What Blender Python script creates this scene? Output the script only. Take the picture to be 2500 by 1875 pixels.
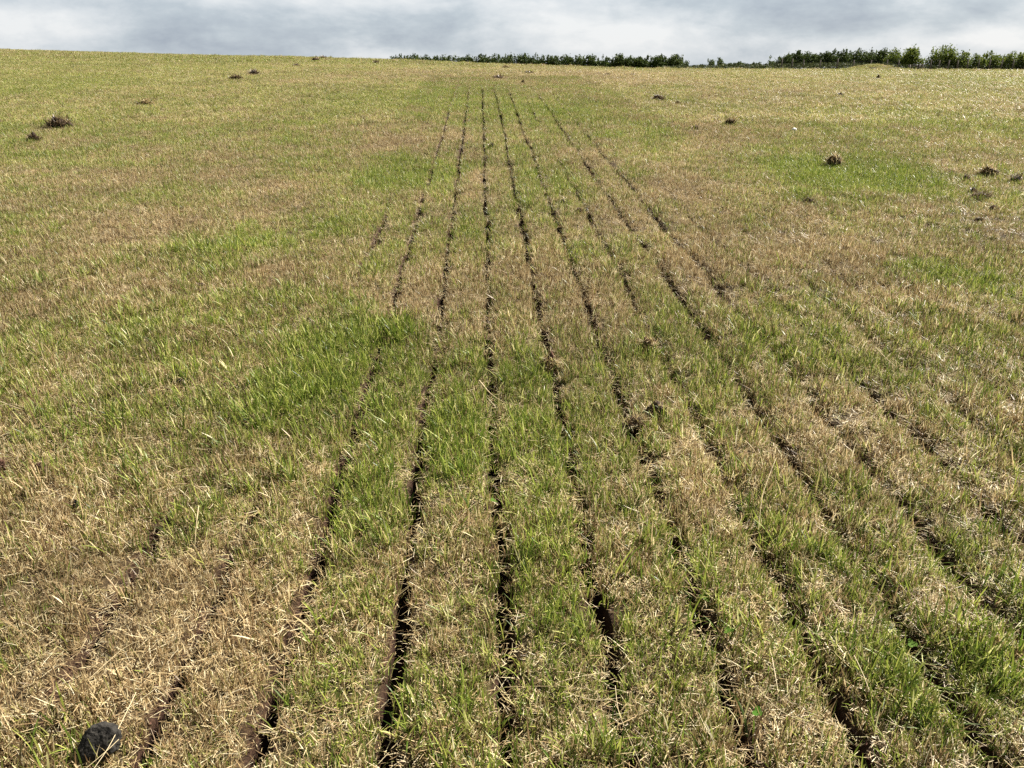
import bpy, math, random
import numpy as np
sc = bpy.context.scene
for o in list(bpy.data.objects): bpy.data.objects.remove(o)
R = math.radians

# ------------------------------------------------------------------ camera
EYE = 1.393
PITCH = R(22.35)
FPX = 1879.0                      # focal length in pixels of the 2500 px wide photograph
cam_d = bpy.data.cameras.new('camera')
cam_d.sensor_width = 36.0
cam_d.lens = 36.0 * FPX / 2500.0
cam_d.clip_start = 0.05
cam_d.clip_end = 6000
cam = bpy.data.objects.new('camera', cam_d)
sc.collection.objects.link(cam)
cam.location = (0, 0, EYE)
cam.rotation_euler = (math.pi / 2 - PITCH, 0, 0)
sc.camera = cam

# ------------------------------------------------------------------ sky and sun
SUN_AZ, SUN_EL = R(52), R(44)     # azimuth from +Y (forward) towards +X (right)
w = bpy.data.worlds.new('World'); sc.world = w; w.use_nodes = True
nt = w.node_tree; N = nt.nodes; L = nt.links
for n in list(N): N.remove(n)
out = N.new('ShaderNodeOutputWorld')
sky = N.new('ShaderNodeTexSky'); sky.sky_type = 'NISHITA'; sky.sun_disc = False
sky.sun_elevation = SUN_EL; sky.sun_rotation = SUN_AZ
bg1 = N.new('ShaderNodeBackground'); bg1.inputs[1].default_value = 0.05
L.new(sky.outputs[0], bg1.inputs[0])
tc = N.new('ShaderNodeTexCoord')

def wmap(scale, loc=(0, 0, 0)):
    m = N.new('ShaderNodeMapping'); L.new(tc.outputs['Generated'], m.inputs[0])
    m.inputs['Scale'].default_value = scale; m.inputs['Location'].default_value = loc
    return m.outputs[0]
def wnoise(vec, scale, det, rough, dist=0.0):
    n = N.new('ShaderNodeTexNoise'); n.inputs['Scale'].default_value = scale
    n.inputs['Detail'].default_value = det; n.inputs['Roughness'].default_value = rough
    n.inputs['Distortion'].default_value = dist
    L.new(vec, n.inputs['Vector']); return n.outputs['Fac']
def wmath(op, a, b=None, c=None, clamp=False):
    n = N.new('ShaderNodeMath'); n.operation = op; n.use_clamp = clamp
    for i, q in enumerate((a, b, c)):
        if q is None: continue
        if isinstance(q, (int, float)): n.inputs[i].default_value = q
        else: L.new(q, n.inputs[i])
    return n.outputs[0]
n1 = wnoise(wmap((1, 1, 3.0), (3.1, 0.4, 0.2)), 5.0, 9, 0.58, 0.25)
n2 = wnoise(wmap((1, 1, 1.8), (9.0, 2.0, 1.0)), 15.0, 9, 0.62, 0.15)
cl = wmath('ADD', wmath('MULTIPLY', n1, 0.75), wmath('MULTIPLY', n2, 0.34))
# breaks in the cloud deck: directions in which the cloud is thin and bright, or thick and grey
def lobe(u, v, ru, rv, amp):
    az = math.atan2(u - 1250, FPX * math.cos(PITCH) - (v - 937.5) * math.sin(PITCH))
    up = (937.5 - v) * math.cos(PITCH) - FPX * math.sin(PITCH)
    el = math.atan2(up, 2040)
    sub = N.new('ShaderNodeVectorMath'); sub.operation = 'SUBTRACT'
    L.new(tc.outputs['Generated'], sub.inputs[0])
    sub.inputs[1].default_value = (math.sin(az) * math.cos(el), math.cos(az) * math.cos(el), math.sin(el))
    mul = N.new('ShaderNodeVectorMath'); mul.operation = 'MULTIPLY'
    L.new(sub.outputs[0], mul.inputs[0])
    a, b = 2040 / ru, 2040 / rv
    mul.inputs[1].default_value = (a, a, b)
    ln = N.new('ShaderNodeVectorMath'); ln.operation = 'LENGTH'
    L.new(mul.outputs[0], ln.inputs[0])
    s = wmath('SMOOTH_MIN', wmath('SUBTRACT', 1.0, ln.outputs['Value']), 1.0, 0.2)
    s = wmath('MAXIMUM', s, 0.0)
    return wmath('MULTIPLY', s, amp)
for args in [(1560, 85, 330, 75, 0.17), (60, 75, 260, 60, 0.08), (2440, 95, 120, 45, 0.16), (2060, 115, 380, 30, 0.05),
             (620, 5, 260, 28, 0.10), (1330, 45, 120, 40, 0.08),
             (480, 100, 420, 60, -0.12), (1000, 85, 300, 70, -0.12), (2120, 55, 400, 50, -0.20), (200, 30, 250, 25, -0.08), (1900, 10, 300, 25, -0.06)]:
    cl = wmath('ADD', cl, lobe(*args))
ramp = N.new('ShaderNodeValToRGB'); L.new(cl, ramp.inputs[0])
e = ramp.color_ramp.elements
e[0].position = 0.29; e[0].color = (0.34, 0.40, 0.50, 1)
e[1].position = 0.47; e[1].color = (0.56, 0.63, 0.70, 1)
x = e.new(0.57); x.color = (0.74, 0.79, 0.84, 1)
x = e.new(0.69); x.color = (0.93, 0.95, 0.97, 1)
bg2 = N.new('ShaderNodeBackground'); L.new(ramp.outputs[0], bg2.inputs[0])
# sky strength dimmed overhead, out of view: added to cut fill against the sun
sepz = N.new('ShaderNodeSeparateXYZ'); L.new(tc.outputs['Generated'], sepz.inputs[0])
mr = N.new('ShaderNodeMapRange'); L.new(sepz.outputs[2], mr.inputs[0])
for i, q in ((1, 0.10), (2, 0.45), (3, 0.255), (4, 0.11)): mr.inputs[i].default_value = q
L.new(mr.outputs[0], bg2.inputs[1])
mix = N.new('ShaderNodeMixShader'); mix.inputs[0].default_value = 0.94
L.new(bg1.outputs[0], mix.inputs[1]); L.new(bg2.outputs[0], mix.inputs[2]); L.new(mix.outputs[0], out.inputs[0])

sun_d = bpy.data.lights.new('sun', 'SUN'); sun_d.energy = 5.0; sun_d.angle = R(0.53); sun_d.color = (1, 0.95, 0.86)
sun = bpy.data.objects.new('sun', sun_d); sc.collection.objects.link(sun)
sun.location = (20, 20, 30)
sun.rotation_euler = (math.pi / 2 - SUN_EL, 0, math.pi - SUN_AZ)
sc.view_settings.view_transform = 'Standard'; sc.view_settings.look = 'None'
sc.view_settings.exposure = 1.85; sc.view_settings.gamma = 1.0
sc.cycles.max_bounces = 5; sc.cycles.diffuse_bounces = 3; sc.cycles.transmission_bounces = 3
sc.cycles.use_denoising = False
sc.cycles.use_adaptive_sampling = False

# ------------------------------------------------------------------ helpers
rng = np.random.default_rng(11)
random.seed(5)

def hash2(ix, iy, seed):
    h = (ix.astype(np.int64) * 374761393 + iy.astype(np.int64) * 668265263 + seed * 1442695041) & 0x7fffffff
    h = ((h ^ (h >> 13)) * 1274126177) & 0x7fffffff
    h = ((h ^ (h >> 16)) * 2246822519) & 0x7fffffff
    h = h ^ (h >> 15)
    return (h & 0xffffff) / float(0xffffff)
def vnoise(x, y, seed=0):
    x = np.asarray(x, float); y = np.asarray(y, float)
    x0 = np.floor(x); y0 = np.floor(y); fx = x - x0; fy = y - y0
    fx = fx * fx * (3 - 2 * fx); fy = fy * fy * (3 - 2 * fy)
    a = hash2(x0, y0, seed); b = hash2(x0 + 1, y0, seed); c = hash2(x0, y0 + 1, seed); d = hash2(x0 + 1, y0 + 1, seed)
    return (a * (1 - fx) + b * fx) * (1 - fy) + (c * (1 - fx) + d * fx) * fy
def fbm(x, y, seed=0, oct=3):
    s = 0; a = 1; t = 0
    for i in range(oct):
        s = s + a * (vnoise(x, y, seed + i * 17) - 0.5); t += a; a *= 0.55
        x = np.asarray(x) * 2.03 + 3.1; y = np.asarray(y) * 2.03 + 1.7
    return s / t * 2

# ------------------------------------------------------------------ the lie of the land
AZT = np.radians([-180, -60, -31.4, -20, -15, -7.7, 0, 5.6, 11, 20, 31, 60, 180])
ST = np.array([.0160, .0160, .0160, .0115, .0103, .0066, .0012, -.0018, -.0037, -.0042, -.0044, -.0044, -.0044])
TL = np.interp(np.degrees(AZT), [-31, -8, 0, 9, 12], [-.03, -.02, -.012, -.003, .0004])
def _k(az, S):
    m = .0613 * math.cos(az); lo, hi = 1e-5, 0.05
    for _ in range(60):
        k = math.sqrt(lo * hi); r = math.sqrt(2 * EYE / k + 144)
        f = m - EYE / r - k / 2 * (r - 24 + 144 / r)
        if f > S: lo = k
        else: hi = k
    return k
az_f = np.radians(np.linspace(-180, 180, 721))
S_f = np.interp(az_f, AZT, ST); T_f = np.interp(az_f, AZT, TL)
k_s = np.array([_k(a, s) if abs(a) < R(60) else 0 for a, s in zip(az_f, S_f)])
kp = np.where(np.abs(az_f) < R(58), k_s, np.nan)
ok = ~np.isnan(kp); kp = np.interp(az_f, az_f[ok], kp[ok])
def macro(x, y):
    x = np.asarray(x, float); y = np.asarray(y, float)
    r = np.hypot(x, y); az = np.arctan2(x, y)
    az = np.clip(az, -R(57), R(57))
    S = np.interp(az, az_f, S_f); T = np.interp(az, az_f, T_f); k = np.interp(az, az_f, kp)
    rc = np.sqrt(2 * EYE / k + 144)
    def prof(rr, m): return m * rr - k / 2 * np.clip(rr - 12, 0, None) ** 2
    m = .0613 * np.cos(az)
    hc = prof(rc, m)
    d = np.clip(r - rc, 0, None)
    h = np.where(r < rc, prof(np.minimum(r, rc), m), hc + d * S + T * d * d / (d + 8))
    h = np.where(r > 130, np.minimum(h, hc + 1.0 - 0.02 * (r - 130)), h)
    plane = .0613 * y
    t = np.clip((y - 2) / 6, 0, 1)
    h = plane * (1 - t) + h * t
    # grassed mound by the fence
    h = h + 0.50 * np.exp(-(((x - MX) / 2.2) ** 2 + ((y - MY) / 2.0) ** 2))
    return h
MY = 68.0; MX = MY * (2135 - 1250) / 2033.0

ROW_S = 0.256; ROW_X0 = 0.0; ROW_K = 0.0
# plane of the near field: turn a pixel of the photograph into a ground point
def ray(u, v):
    du, dv = u - 1250.0, v - 937.5
    return np.array([du, FPX * math.cos(PITCH) - dv * math.sin(PITCH), -FPX * math.sin(PITCH) - dv * math.cos(PITCH)]) / FPX
def at(u, v):
    d = ray(u, v); t = 0.8
    for i in range(4000):
        p = d * t
        if EYE + p[2] <= float(macro(p[0], p[1])): break
        t *= 1.004
    lo, hi = t / 1.004, t
    for _ in range(20):
        mid = (lo + hi) / 2; p = d * mid
        if EYE + p[2] <= float(macro(p[0], p[1])): hi = mid
        else: lo = mid
    p = d * hi
    return float(p[0]), float(p[1]), hi           # x, y, depth along the view axis (in focal units)
xa, ya, _ = at(1232, 1872); xb, yb, _ = at(1177, 228)
ROW_K = (xb - xa) / (yb - ya); ROW_X0 = xa - ROW_K * ya
def row_off(x, y): return x - (ROW_X0 + ROW_K * y)

# how open each cut is along its length: (row, [(y, openness)...])
KY = [0, 1.6, 2.2, 3, 4, 5, 6.5, 8, 10, 12, 15, 18, 20.5]
OPEN = {
    -6: [.2, .2, .15, .1, 0, 0, 0, 0, 0, 0, 0, 0, 0],
    -5: [.3, .3, .25, .2, .1, 0, 0, 0, 0, 0, 0, 0, 0],
    -4: [.6, .7, .6, .5, .15, .1, .1, .2, .3, .4, .35, .2, 0],
    -3: [.75, .8, .6, .35, .5, .75, .65, .45, .5, .55, .5, .3, 0],
    -2: [1, 1, .9, .9, .85, .85, .85, .75, .85, .85, .75, .5, 0],
    -1: [1, 1, 1, .95, .95, .9, .9, .8, .9, .9, .8, .5, 0],
    0: [1, 1, 1, 1, 1, 1, 1, .95, .95, .9, .8, .5, 0],
    1: [1, 1, 1, 1, 1, 1, 1, 1, 1, .95, .9, .5, 0],
    2: [1, 1, .9, .9, .9, .95, 1, .9, .9, .9, .8, .3, 0],
    3: [.8, .8, .6, .6, .75, .8, .7, .6, .5, .6, .5, .2, 0],
    4: [.8, .8, .7, .75, .9, .95, .95, .9, .9, .8, .7, .3, 0],
    5: [.8, .8, .7, .6, .7, .8, .7, .7, .7, .6, .5, .2, 0],
    6: [.7, .7, .6, .6, .55, .6, .4, .35, .3, .2, .1, 0, 0],
    7: [.6, .6, .6, .55, .5, .35, .3, .3, .3, .1, .1, 0, 0],
    8: [.5, .5, .5, .5, .45, .3, .2, .2, .1, 0, 0, 0, 0],
    9: [.5, .5, .5, .45, .4, .3, .2, .1, 0, 0, 0, 0, 0],
    10: [.4, .4, .4, .4, .3, .2, .1, 0, 0, 0, 0, 0, 0],
}
def openness(k, y):
    k = np.asarray(k); o = np.zeros_like(np.asarray(y, float))
    for kk, vals in OPEN.items():
        m = k == kk
        if m.any(): o[m] = np.interp(y[m], KY, vals)
    o = o * 1.12; n = vnoise(y * 2.6, k * 9.7, 3) * .6 + vnoise(y * 7.0, k * 5.1, 4) * .4
    return np.clip(o * 1.25 - (1 - np.clip(o * .85, 0, 1)) * 1.0 * n - .22 * vnoise(y * 12, k * 3.3, 7), 0, 1)
def slot(x, y):
    """distance to the nearest cut, its half width and openness"""
    q = row_off(x, y); k = np.round(q / ROW_S)
    wob = 0.012 * (vnoise(y * 1.1, k * 4.3, 9) - .5) * 2 + 0.006 * (vnoise(y * 6, k * 2.9, 10) - .5) * 2
    off = q - k * ROW_S - wob
    o = openness(k, np.asarray(y, float))
    hw = 0.0105 + 0.0085 * vnoise(y * 4.5, k * 7.7, 12)
    hw = hw * (0.55 + .55 * o) * np.interp(y, [2, 8], [1.0, 1.18])
    return off, hw, o

BARE = []      # (x, y, rx, ry, strength): soil shows, the grass is torn off
HOLES = []     # (x, y, r, depth)
def patch(u, v, ru, rv):
    x, y, t = at(u, v)
    _, y1, _ = at(u, v - rv); _, y2, _ = at(u, v + rv)
    return x, y, ru * t / FPX, (y1 - y2) / 2
for u, v, ru, rv, s in [(1535, 1056, 42, 30, 1), (95, 1138, 22, 12, .8), (8, 1140, 22, 40, 1), (1325, 832, 14, 14, .9),
                        (434, 930, 16, 10, .7), (1650, 1500, 12, 60, .3), (590, 1755, 25, 60, .4), (360, 1740, 25, 30, .5), (205, 1500, 16, 24, .6),
                        (484, 1483, 20, 16, .6), (2340, 870, 30, 14, .4), (2145, 856, 25, 12, .5), (1885, 868, 22, 14, .6), (2290, 1150, 12, 16, .9),
                        (1778, 1270, 14, 22, .7), (1910, 1410, 16, 24, .8), (2030, 1240, 16, 20, .8), (2130, 1390, 16, 20, .8), (2420, 1245, 20, 10, .9),
                        (2480, 1340, 14, 20, .6), (2350, 1690, 30, 40, .9), (2420, 1830, 30, 40, .9), (2060, 1610, 20, 24, .6), (2070, 1700, 24, 30, .6),
                        (2180, 620, 14, 8, .6), (1925, 1075, 10, 10, .6)]:
    x, y, rx, ry = patch(u, v, ru, rv); BARE.append((x, y, rx, ry, s))
for u, v, r, d in [(1535, 1060, .060, .09), (1325, 834, .03, .04), (1885, 868, .04, .04), (2290, 1150, .025, .05), (2350, 1690, .03, .04), (2420, 1835, .03, .04),
                   (2030, 1240, .03, .04), (2420, 1245, .03, .04)]:
    x, y, t = at(u, v); HOLES.append((x, y, r, d))
def bare(x, y):
    b = np.zeros_like(x)
    for (cx, cy, rx, ry, s) in BARE:
        b = np.maximum(b, s * np.exp(-(((x - cx) / rx) ** 2 + ((y - cy) / ry) ** 2) * 1.2))
    return b
def ground_z(x, y, cut=True):
    x = np.asarray(x, float); y = np.asarray(y, float)
    z = macro(x, y)
    near = np.clip(1 - np.hypot(x, y) / 60, 0.15, 1)
    z = z + near * (0.014 * fbm(x * 3.2, y * 3.2, 21) + 0.020 * fbm(x * .9, y * .9, 22)) + 0.03 * fbm(x * .12, y * .12, 23) * np.clip(np.hypot(x, y) / 10, 0, 1)
    off, hw, o = slot(x, y)
    z = z - 0.020 * np.exp(-(off / 0.034) ** 2) * np.clip(o * 1.3, 0, 1)
    kk = np.round(row_off(x, y) / ROW_S)
    faint = np.where((kk >= 6) & (kk <= 11), .012, np.where((kk >= 3) & (kk < 6), .017, np.where((kk <= -3) & (kk >= -7), .014, 0))) * np.interp(y, [1, 4, 7, 9], [1, 1, .6, 0])
    z = z - faint * np.exp(-(off / 0.045) ** 2) * (.35 + 1.1 * vnoise(y * 3.5, kk * 6.1, 95))
    if cut:
        z = z + .006 * (vnoise(x * 75, y * 38, 91) - .5) * np.clip(o * 2, 0, 1) * np.exp(-(off / .035) ** 2)
        z = z - 0.075 * np.clip(o * 1.4, 0, 1) * np.clip(1.25 * (1 - np.abs(off / (hw + .003)) ** 5), 0, 1)
        for (cx, cy, r, d) in HOLES:
            z = z - d * np.exp(-(((x - cx) ** 2 + (y - cy) ** 2) / r ** 2) ** 1.5)
    return z

# patches of green and of dead straw: (u, v, ru, rv, amount)
PATCH = []
for u, v, ru, rv, a in [
    (850, 870, 140, 85, .85), (960, 430, 110, 35, .40), (1090, 440, 60, 30, .3), (560, 610, 130, 45, .12), (650, 590, 90, 30, .2), (800, 540, 60, 50, .3),
    (720, 1000, 180, 70, .25), (250, 990, 260, 80, .10), (80, 1020, 160, 90, .10), (1250, 1060, 330, 130, .30), (1100, 1160, 110, 70, .25), (900, 1220, 80, 90, .25),
    (2050, 425, 260, 45, .50), (1850, 545, 90, 40, .30), (2400, 690, 130, 50, .35), (2250, 650, 80, 40, .3), (2000, 860, 120, 60, .2), (2120, 450, 150, 50, .3),
    (2370, 1660, 190, 120, .85), (2480, 1450, 130, 120, .3), (2150, 1480, 160, 120, .1), (1330, 1480, 90, 250, .22), (1090, 1720, 120, 130, .22), (1680, 1320, 120, 60, .25), (1400, 1220, 60, 120, .25),
    (1700, 1550, 90, 80, .15), (480, 1300, 90, 90, .2), (300, 1300, 60, 60, .12), (500, 1750, 60, 120, .12), (100, 1450, 50, 80, .1), (2350, 1060, 110, 50, .2),
    (150, 205, 260, 25, .22), (900, 250, 140, 30, .25), (1150, 240, 140, 50, .16), (1400, 270, 160, 25, .25), (2300, 300, 200, 30, .28), (1620, 330, 120, 30, .2), (400, 260, 180, 20, .2), (500, 145, 500, 10, .18), (2250, 185, 400, 12, .1),
    (1180, 560, 80, 60, .2), (1280, 450, 50, 60, .25), (1380, 450, 60, 40, .25), (1420, 640, 30, 40, .2), (1300, 900, 40, 60, .2), (1700, 850, 80, 40, .2),
    (330, 560, 130, 45, -.28), (720, 690, 170, 60, -.22), (300, 700, 170, 50, -.22), (100, 740, 120, 50, -.2), (250, 450, 220, 40, -.15),
    (300, 1680, 330, 170, -.34), (150, 1330, 250, 120, -.20), (600, 1480, 180, 160, -.25), (960, 350, 120, 30, -.32), (1120, 335, 60, 20, -.25), (700, 450, 120, 30, -.15),
    (2000, 620, 160, 60, -.30), (1700, 660, 130, 60, -.34), (2260, 500, 180, 40, -.25), (1730, 1110, 120, 90, -.30), (1950, 1050, 140, 80, -.18), (2150, 1050, 160, 90, -.15), (1720, 330, 150, 40, -.22), (1900, 530, 150, 40, -.2),
    (1020, 700, 140, 80, -.30), (1300, 700, 120, 60, -.28), (1420, 760, 100, 40, -.3), (1500, 530, 70, 40, -.25), (1160, 440, 30, 40, -.25), (1650, 460, 90, 40, -.2),
    (1080, 1500, 120, 120, -.22), (1480, 1350, 80, 100, -.1), (1850, 1700, 140, 120, -.25), (2250, 1300, 160, 110, -.12), (1700, 1250, 90, 70, -.15), (1200, 180, 500, 12, -.22), (600, 190, 300, 18, -.1), (2200, 240, 300, 25, -.06), (1550, 190, 250, 12, -.15)]:
    PATCH.append(patch(u, v, ru, rv) + (a,))
def greenness(x, y):
    wx = x + .12 * fbm(x * 2.2, y * 2.2, 31); wy = y + .2 * fbm(x * 2.2, y * 1.5, 32)
    g = 0.32 + 0.21 * fbm(x * 2.6, y * 2.0, 41) + 0.16 * fbm(x * .7, y * .5, 42) + .17 * fbm(x * 8, y * 6, 43) + .16 * fbm(x * 21, y * 17, 44)
    for cx, cy, rx, ry, a in PATCH:
        near = (np.abs(wx - cx) < 3 * rx) & (np.abs(wy - cy) < 3 * ry)
        g[near] += a * .85 * np.exp(-(((wx[near] - cx) / rx) ** 2 + ((wy[near] - cy) / ry) ** 2))
    g += np.interp(y, [12, 30, 80], [0, .06, .12])
    return np.clip(g, 0.05, 0.88)

# ------------------------------------------------------------------ materials
def new_mat(name):
    m = bpy.data.materials.new(name); m.use_nodes = True
    t = m.node_tree
    for n in list(t.nodes): t.nodes.remove(n)
    o = t.nodes.new('ShaderNodeOutputMaterial')
    return m, t.nodes, t.links, o
def ramp_node(nd, lk, src, stops):
    r = nd.new('ShaderNodeValToRGB'); lk.new(src, r.inputs[0]); el = r.color_ramp.elements
    el[0].position, el[0].color = stops[0][0], (*stops[0][1], 1)
    el[1].position, el[1].color = stops[-1][0], (*stops[-1][1], 1)
    for p, c in stops[1:-1]:
        q = el.new(p); q.color = (*c, 1)
    return r.outputs[0]
STRAW = [(0, (.060, .036, .018)), (.22, (.155, .095, .046)), (.5, (.33, .232, .115)), (.76, (.50, .39, .21)), (.9, (.64, .54, .33)), (1, (.74, .66, .46))]
GREEN = [(0, (.040, .072, .010)), (.3, (.100, .148, .020)), (.65, (.22, .26, .042)), (.88, (.37, .38, .085)), (1, (.52, .50, .20))]
def blade_material(name, green=None, straw=STRAW, grn=GREEN, transl=.34, spec=.22, rough=.42):
    m, nd, lk, o = new_mat(name)
    a = nd.new('ShaderNodeAttribute'); a.attribute_name = 'rnd'
    s = nd.new('ShaderNodeSeparateColor'); lk.new(a.outputs['Color'], s.inputs[0])
    cs = ramp_node(nd, lk, s.outputs[1], straw); cg = ramp_node(nd, lk, s.outputs[1], grn)
    if green is None:
        g = nd.new('ShaderNodeAttribute'); g.attribute_type = 'INSTANCER'; g.attribute_name = 'green'; gv = g.outputs['Fac']
    else:
        v = nd.new('ShaderNodeValue'); v.outputs[0].default_value = green; gv = v.outputs[0]
    d = nd.new('ShaderNodeMath'); d.operation = 'SUBTRACT'; lk.new(gv, d.inputs[0]); lk.new(s.outputs[0], d.inputs[1])
    k = nd.new('ShaderNodeMath'); k.operation = 'MULTIPLY_ADD'; k.use_clamp = True; lk.new(d.outputs[0], k.inputs[0]); k.inputs[1].default_value = 5; k.inputs[2].default_value = .5
    mx = nd.new('ShaderNodeMix'); mx.data_type = 'RGBA'; lk.new(k.outputs[0], mx.inputs[0]); lk.new(cs, mx.inputs[6]); lk.new(cg, mx.inputs[7])
    col = mx.outputs[2]
    if green is None:
        tn = nd.new('ShaderNodeAttribute'); tn.attribute_type = 'INSTANCER'; tn.attribute_name = 'tone'
        hs = nd.new('ShaderNodeHueSaturation'); lk.new(col, hs.inputs['Color']); lk.new(tn.outputs['Fac'], hs.inputs['Value']); col = hs.outputs[0]
    p = nd.new('ShaderNodeBsdfPrincipled'); lk.new(col, p.inputs['Base Color']); p.inputs['Roughness'].default_value = rough
    p.inputs['Specular IOR Level'].default_value = spec
    t = nd.new('ShaderNodeBsdfTranslucent'); lk.new(col, t.inputs[0])
    x = nd.new('ShaderNodeMixShader'); x.inputs[0].default_value = transl
    lk.new(p.outputs[0], x.inputs[1]); lk.new(t.outputs[0], x.inputs[2]); lk.new(x.outputs[0], o.inputs[0])
    return m
M_grass = blade_material('grass_blades')
M_fringe = blade_material('dead_grass', green=.12)
M_root = blade_material('dead_roots', green=0, straw=[(0, (.05, .03, .016)), (.6, (.15, .10, .055)), (1, (.34, .26, .16))], transl=.15, spec=.2)
M_straw = blade_material('pale_straw', green=0, straw=[(0, (.34, .26, .14)), (1, (.55, .46, .29))], transl=.2)
M_clover = blade_material('clover_green', green=1, grn=[(0, (.06, .14, .015)), (1, (.08, .135, .022))], spec=.05, rough=.7)
M_dark_leaf = blade_material('hawthorn_leaves', green=1, grn=[(0, (.028, .042, .012)), (.6, (.052, .078, .018)), (1, (.10, .125, .03))], transl=.25, spec=.08, rough=.6)
M_bright_leaf = blade_material('field_shrub_leaves', green=1, grn=[(0, (.045, .070, .014)), (.5, (.10, .135, .022)), (1, (.20, .225, .045))], transl=.3, spec=.08, rough=.6)
M_scrub = blade_material('scrub_leaves', green=1, grn=[(0, (.022, .030, .011)), (.6, (.045, .058, .020)), (1, (.12, .125, .05))], transl=.2, spec=.08, rough=.7)

def solid(name, c1, c2, scale=40, rough=.9, bump=.0, dist=.004, spec=.2, det=6):
    m, nd, lk, o = new_mat(name)
    t = nd.new('ShaderNodeTexCoord')
    n = nd.new('ShaderNodeTexNoise'); n.inputs['Scale'].default_value = scale; n.inputs['Detail'].default_value = det; n.inputs['Roughness'].default_value = .65
    lk.new(t.outputs['Object'], n.inputs['Vector'])
    c = ramp_node(nd, lk, n.outputs['Fac'], [(.3, c1), (.7, c2)])
    p = nd.new('ShaderNodeBsdfPrincipled'); lk.new(c, p.inputs['Base Color']); p.inputs['Roughness'].default_value = rough; p.inputs['Specular IOR Level'].default_value = spec
    if bump:
        b = nd.new('ShaderNodeBump'); b.inputs['Strength'].default_value = bump; b.inputs['Distance'].default_value = dist
        lk.new(n.outputs['Fac'], b.inputs['Height']); lk.new(b.outputs[0], p.inputs['Normal'])
    lk.new(p.outputs[0], o.inputs[0]); return m
M_soil = solid('dark_soil', (.016, .011, .008), (.055, .036, .024), 60, .95, 1.0, .006)
M_red_soil = solid('red_soil', (.035, .016, .010), (.10, .052, .034), 70, .95, 1.0, .006)
M_dung = solid('crusted_dung', (.009, .008, .007), (.036, .032, .027), 110, .9, 1.0, .006, .2)
M_wood = solid('weathered_wood', (.06, .05, .04), (.14, .12, .10), 14, .85, .3)
M_wire = solid('galvanised_wire', (.06, .06, .06), (.12, .12, .12), 20, .5)
M_bark = solid('dark_bark', (.03, .024, .018), (.07, .055, .04), 12, .95, .5)
M_paper = solid('pale_scrap', (.62, .60, .55), (.78, .76, .72), 30, .8)

def ground_material():
    m, nd, lk, o = new_mat('field_earth')
    tcn = nd.new('ShaderNodeTexCoord')
    a = nd.new('ShaderNodeAttribute'); a.attribute_name = 'cover'
    n = nd.new('ShaderNodeTexNoise'); n.inputs['Scale'].default_value = 95; n.inputs['Detail'].default_value = 6; n.inputs['Roughness'].default_value = .75
    lk.new(tcn.outputs['Object'], n.inputs['Vector'])
    n2 = nd.new('ShaderNodeTexNoise'); n2.inputs['Scale'].default_value = 3.5; n2.inputs['Detail'].default_value = 4
    lk.new(tcn.outputs['Object'], n2.inputs['Vector'])
    soil = ramp_node(nd, lk, n.outputs['Fac'], [(.3, (.012, .007, .005)), (.55, (.045, .022, .014)), (.75, (.085, .042, .027))])
    th = ramp_node(nd, lk, n.outputs['Fac'], [(.30, (.018, .012, .006)), (.5, (.055, .038, .018)), (.70, (.16, .115, .055))])
    thg = ramp_node(nd, lk, n.outputs['Fac'], [(.30, (.014, .014, .005)), (.5, (.045, .045, .014)), (.70, (.12, .125, .04))])
    s = nd.new('ShaderNodeSeparateColor'); lk.new(a.outputs['Color'], s.inputs[0])
    m1 = nd.new('ShaderNodeMix'); m1.data_type = 'RGBA'; lk.new(s.outputs[1], m1.inputs[0]); lk.new(th, m1.inputs[6]); lk.new(thg, m1.inputs[7])
    m2 = nd.new('ShaderNodeMix'); m2.data_type = 'RGBA'; lk.new(s.outputs[0], m2.inputs[0]); lk.new(soil, m2.inputs[6]); lk.new(m1.outputs[2], m2.inputs[7])
    p = nd.new('ShaderNodeBsdfPrincipled'); lk.new(m2.outputs[2], p.inputs['Base Color']); p.inputs['Roughness'].default_value = .95; p.inputs['Specular IOR Level'].default_value = .15
    b = nd.new('ShaderNodeBump'); b.inputs['Strength'].default_value = .9; b.inputs['Distance'].default_value = .012
    lk.new(n.outputs['Fac'], b.inputs['Height']); lk.new(b.outputs[0], p.inputs['Normal'])
    lk.new(p.outputs[0], o.inputs[0]); return m

# ------------------------------------------------------------------ mesh helpers
def mesh_np(name, V, F4=None, F3=None, rnd=None, smooth=False):
    me = bpy.data.meshes.new(name)
    V = np.asarray(V, np.float32)
    n4 = 0 if F4 is None else len(F4); n3 = 0 if F3 is None else len(F3)
    me.vertices.add(len(V)); me.vertices.foreach_set('co', V.ravel())
    loops = []
    if n4: loops.append(np.asarray(F4, np.int32).ravel())
    if n3: loops.append(np.asarray(F3, np.int32).ravel())
    if loops:
        lv = np.concatenate(loops)
        me.loops.add(len(lv)); me.loops.foreach_set('vertex_index', lv)
        me.polygons.add(n4 + n3)
        ls = np.concatenate([np.arange(n4) * 4, n4 * 4 + np.arange(n3) * 3]).astype(np.int32)
        me.polygons.foreach_set('loop_start', ls)
        if smooth: me.polygons.foreach_set('use_smooth', np.ones(n4 + n3, bool))
    if rnd is not None:
        at_ = me.attributes.new('rnd', 'FLOAT_COLOR', 'POINT')
        c = np.ones((len(V), 4), np.float32); c[:, :rnd.shape[1]] = rnd
        at_.data.foreach_set('color', c.ravel())
    me.update(calc_edges=True); me.validate()
    return me
def link(name, me, mat, parent=None):
    o = bpy.data.objects.new(name, me); sc.collection.objects.link(o)
    if mat and not me.materials: me.materials.append(mat)
    if parent: o.parent = parent
    return o
def tag(o, label=None, cat=None, group=None, kind=None):
    if label: o['label'] = label
    if cat: o['category'] = cat
    if group: o['group'] = group
    if kind: o['kind'] = kind
    return o
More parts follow.
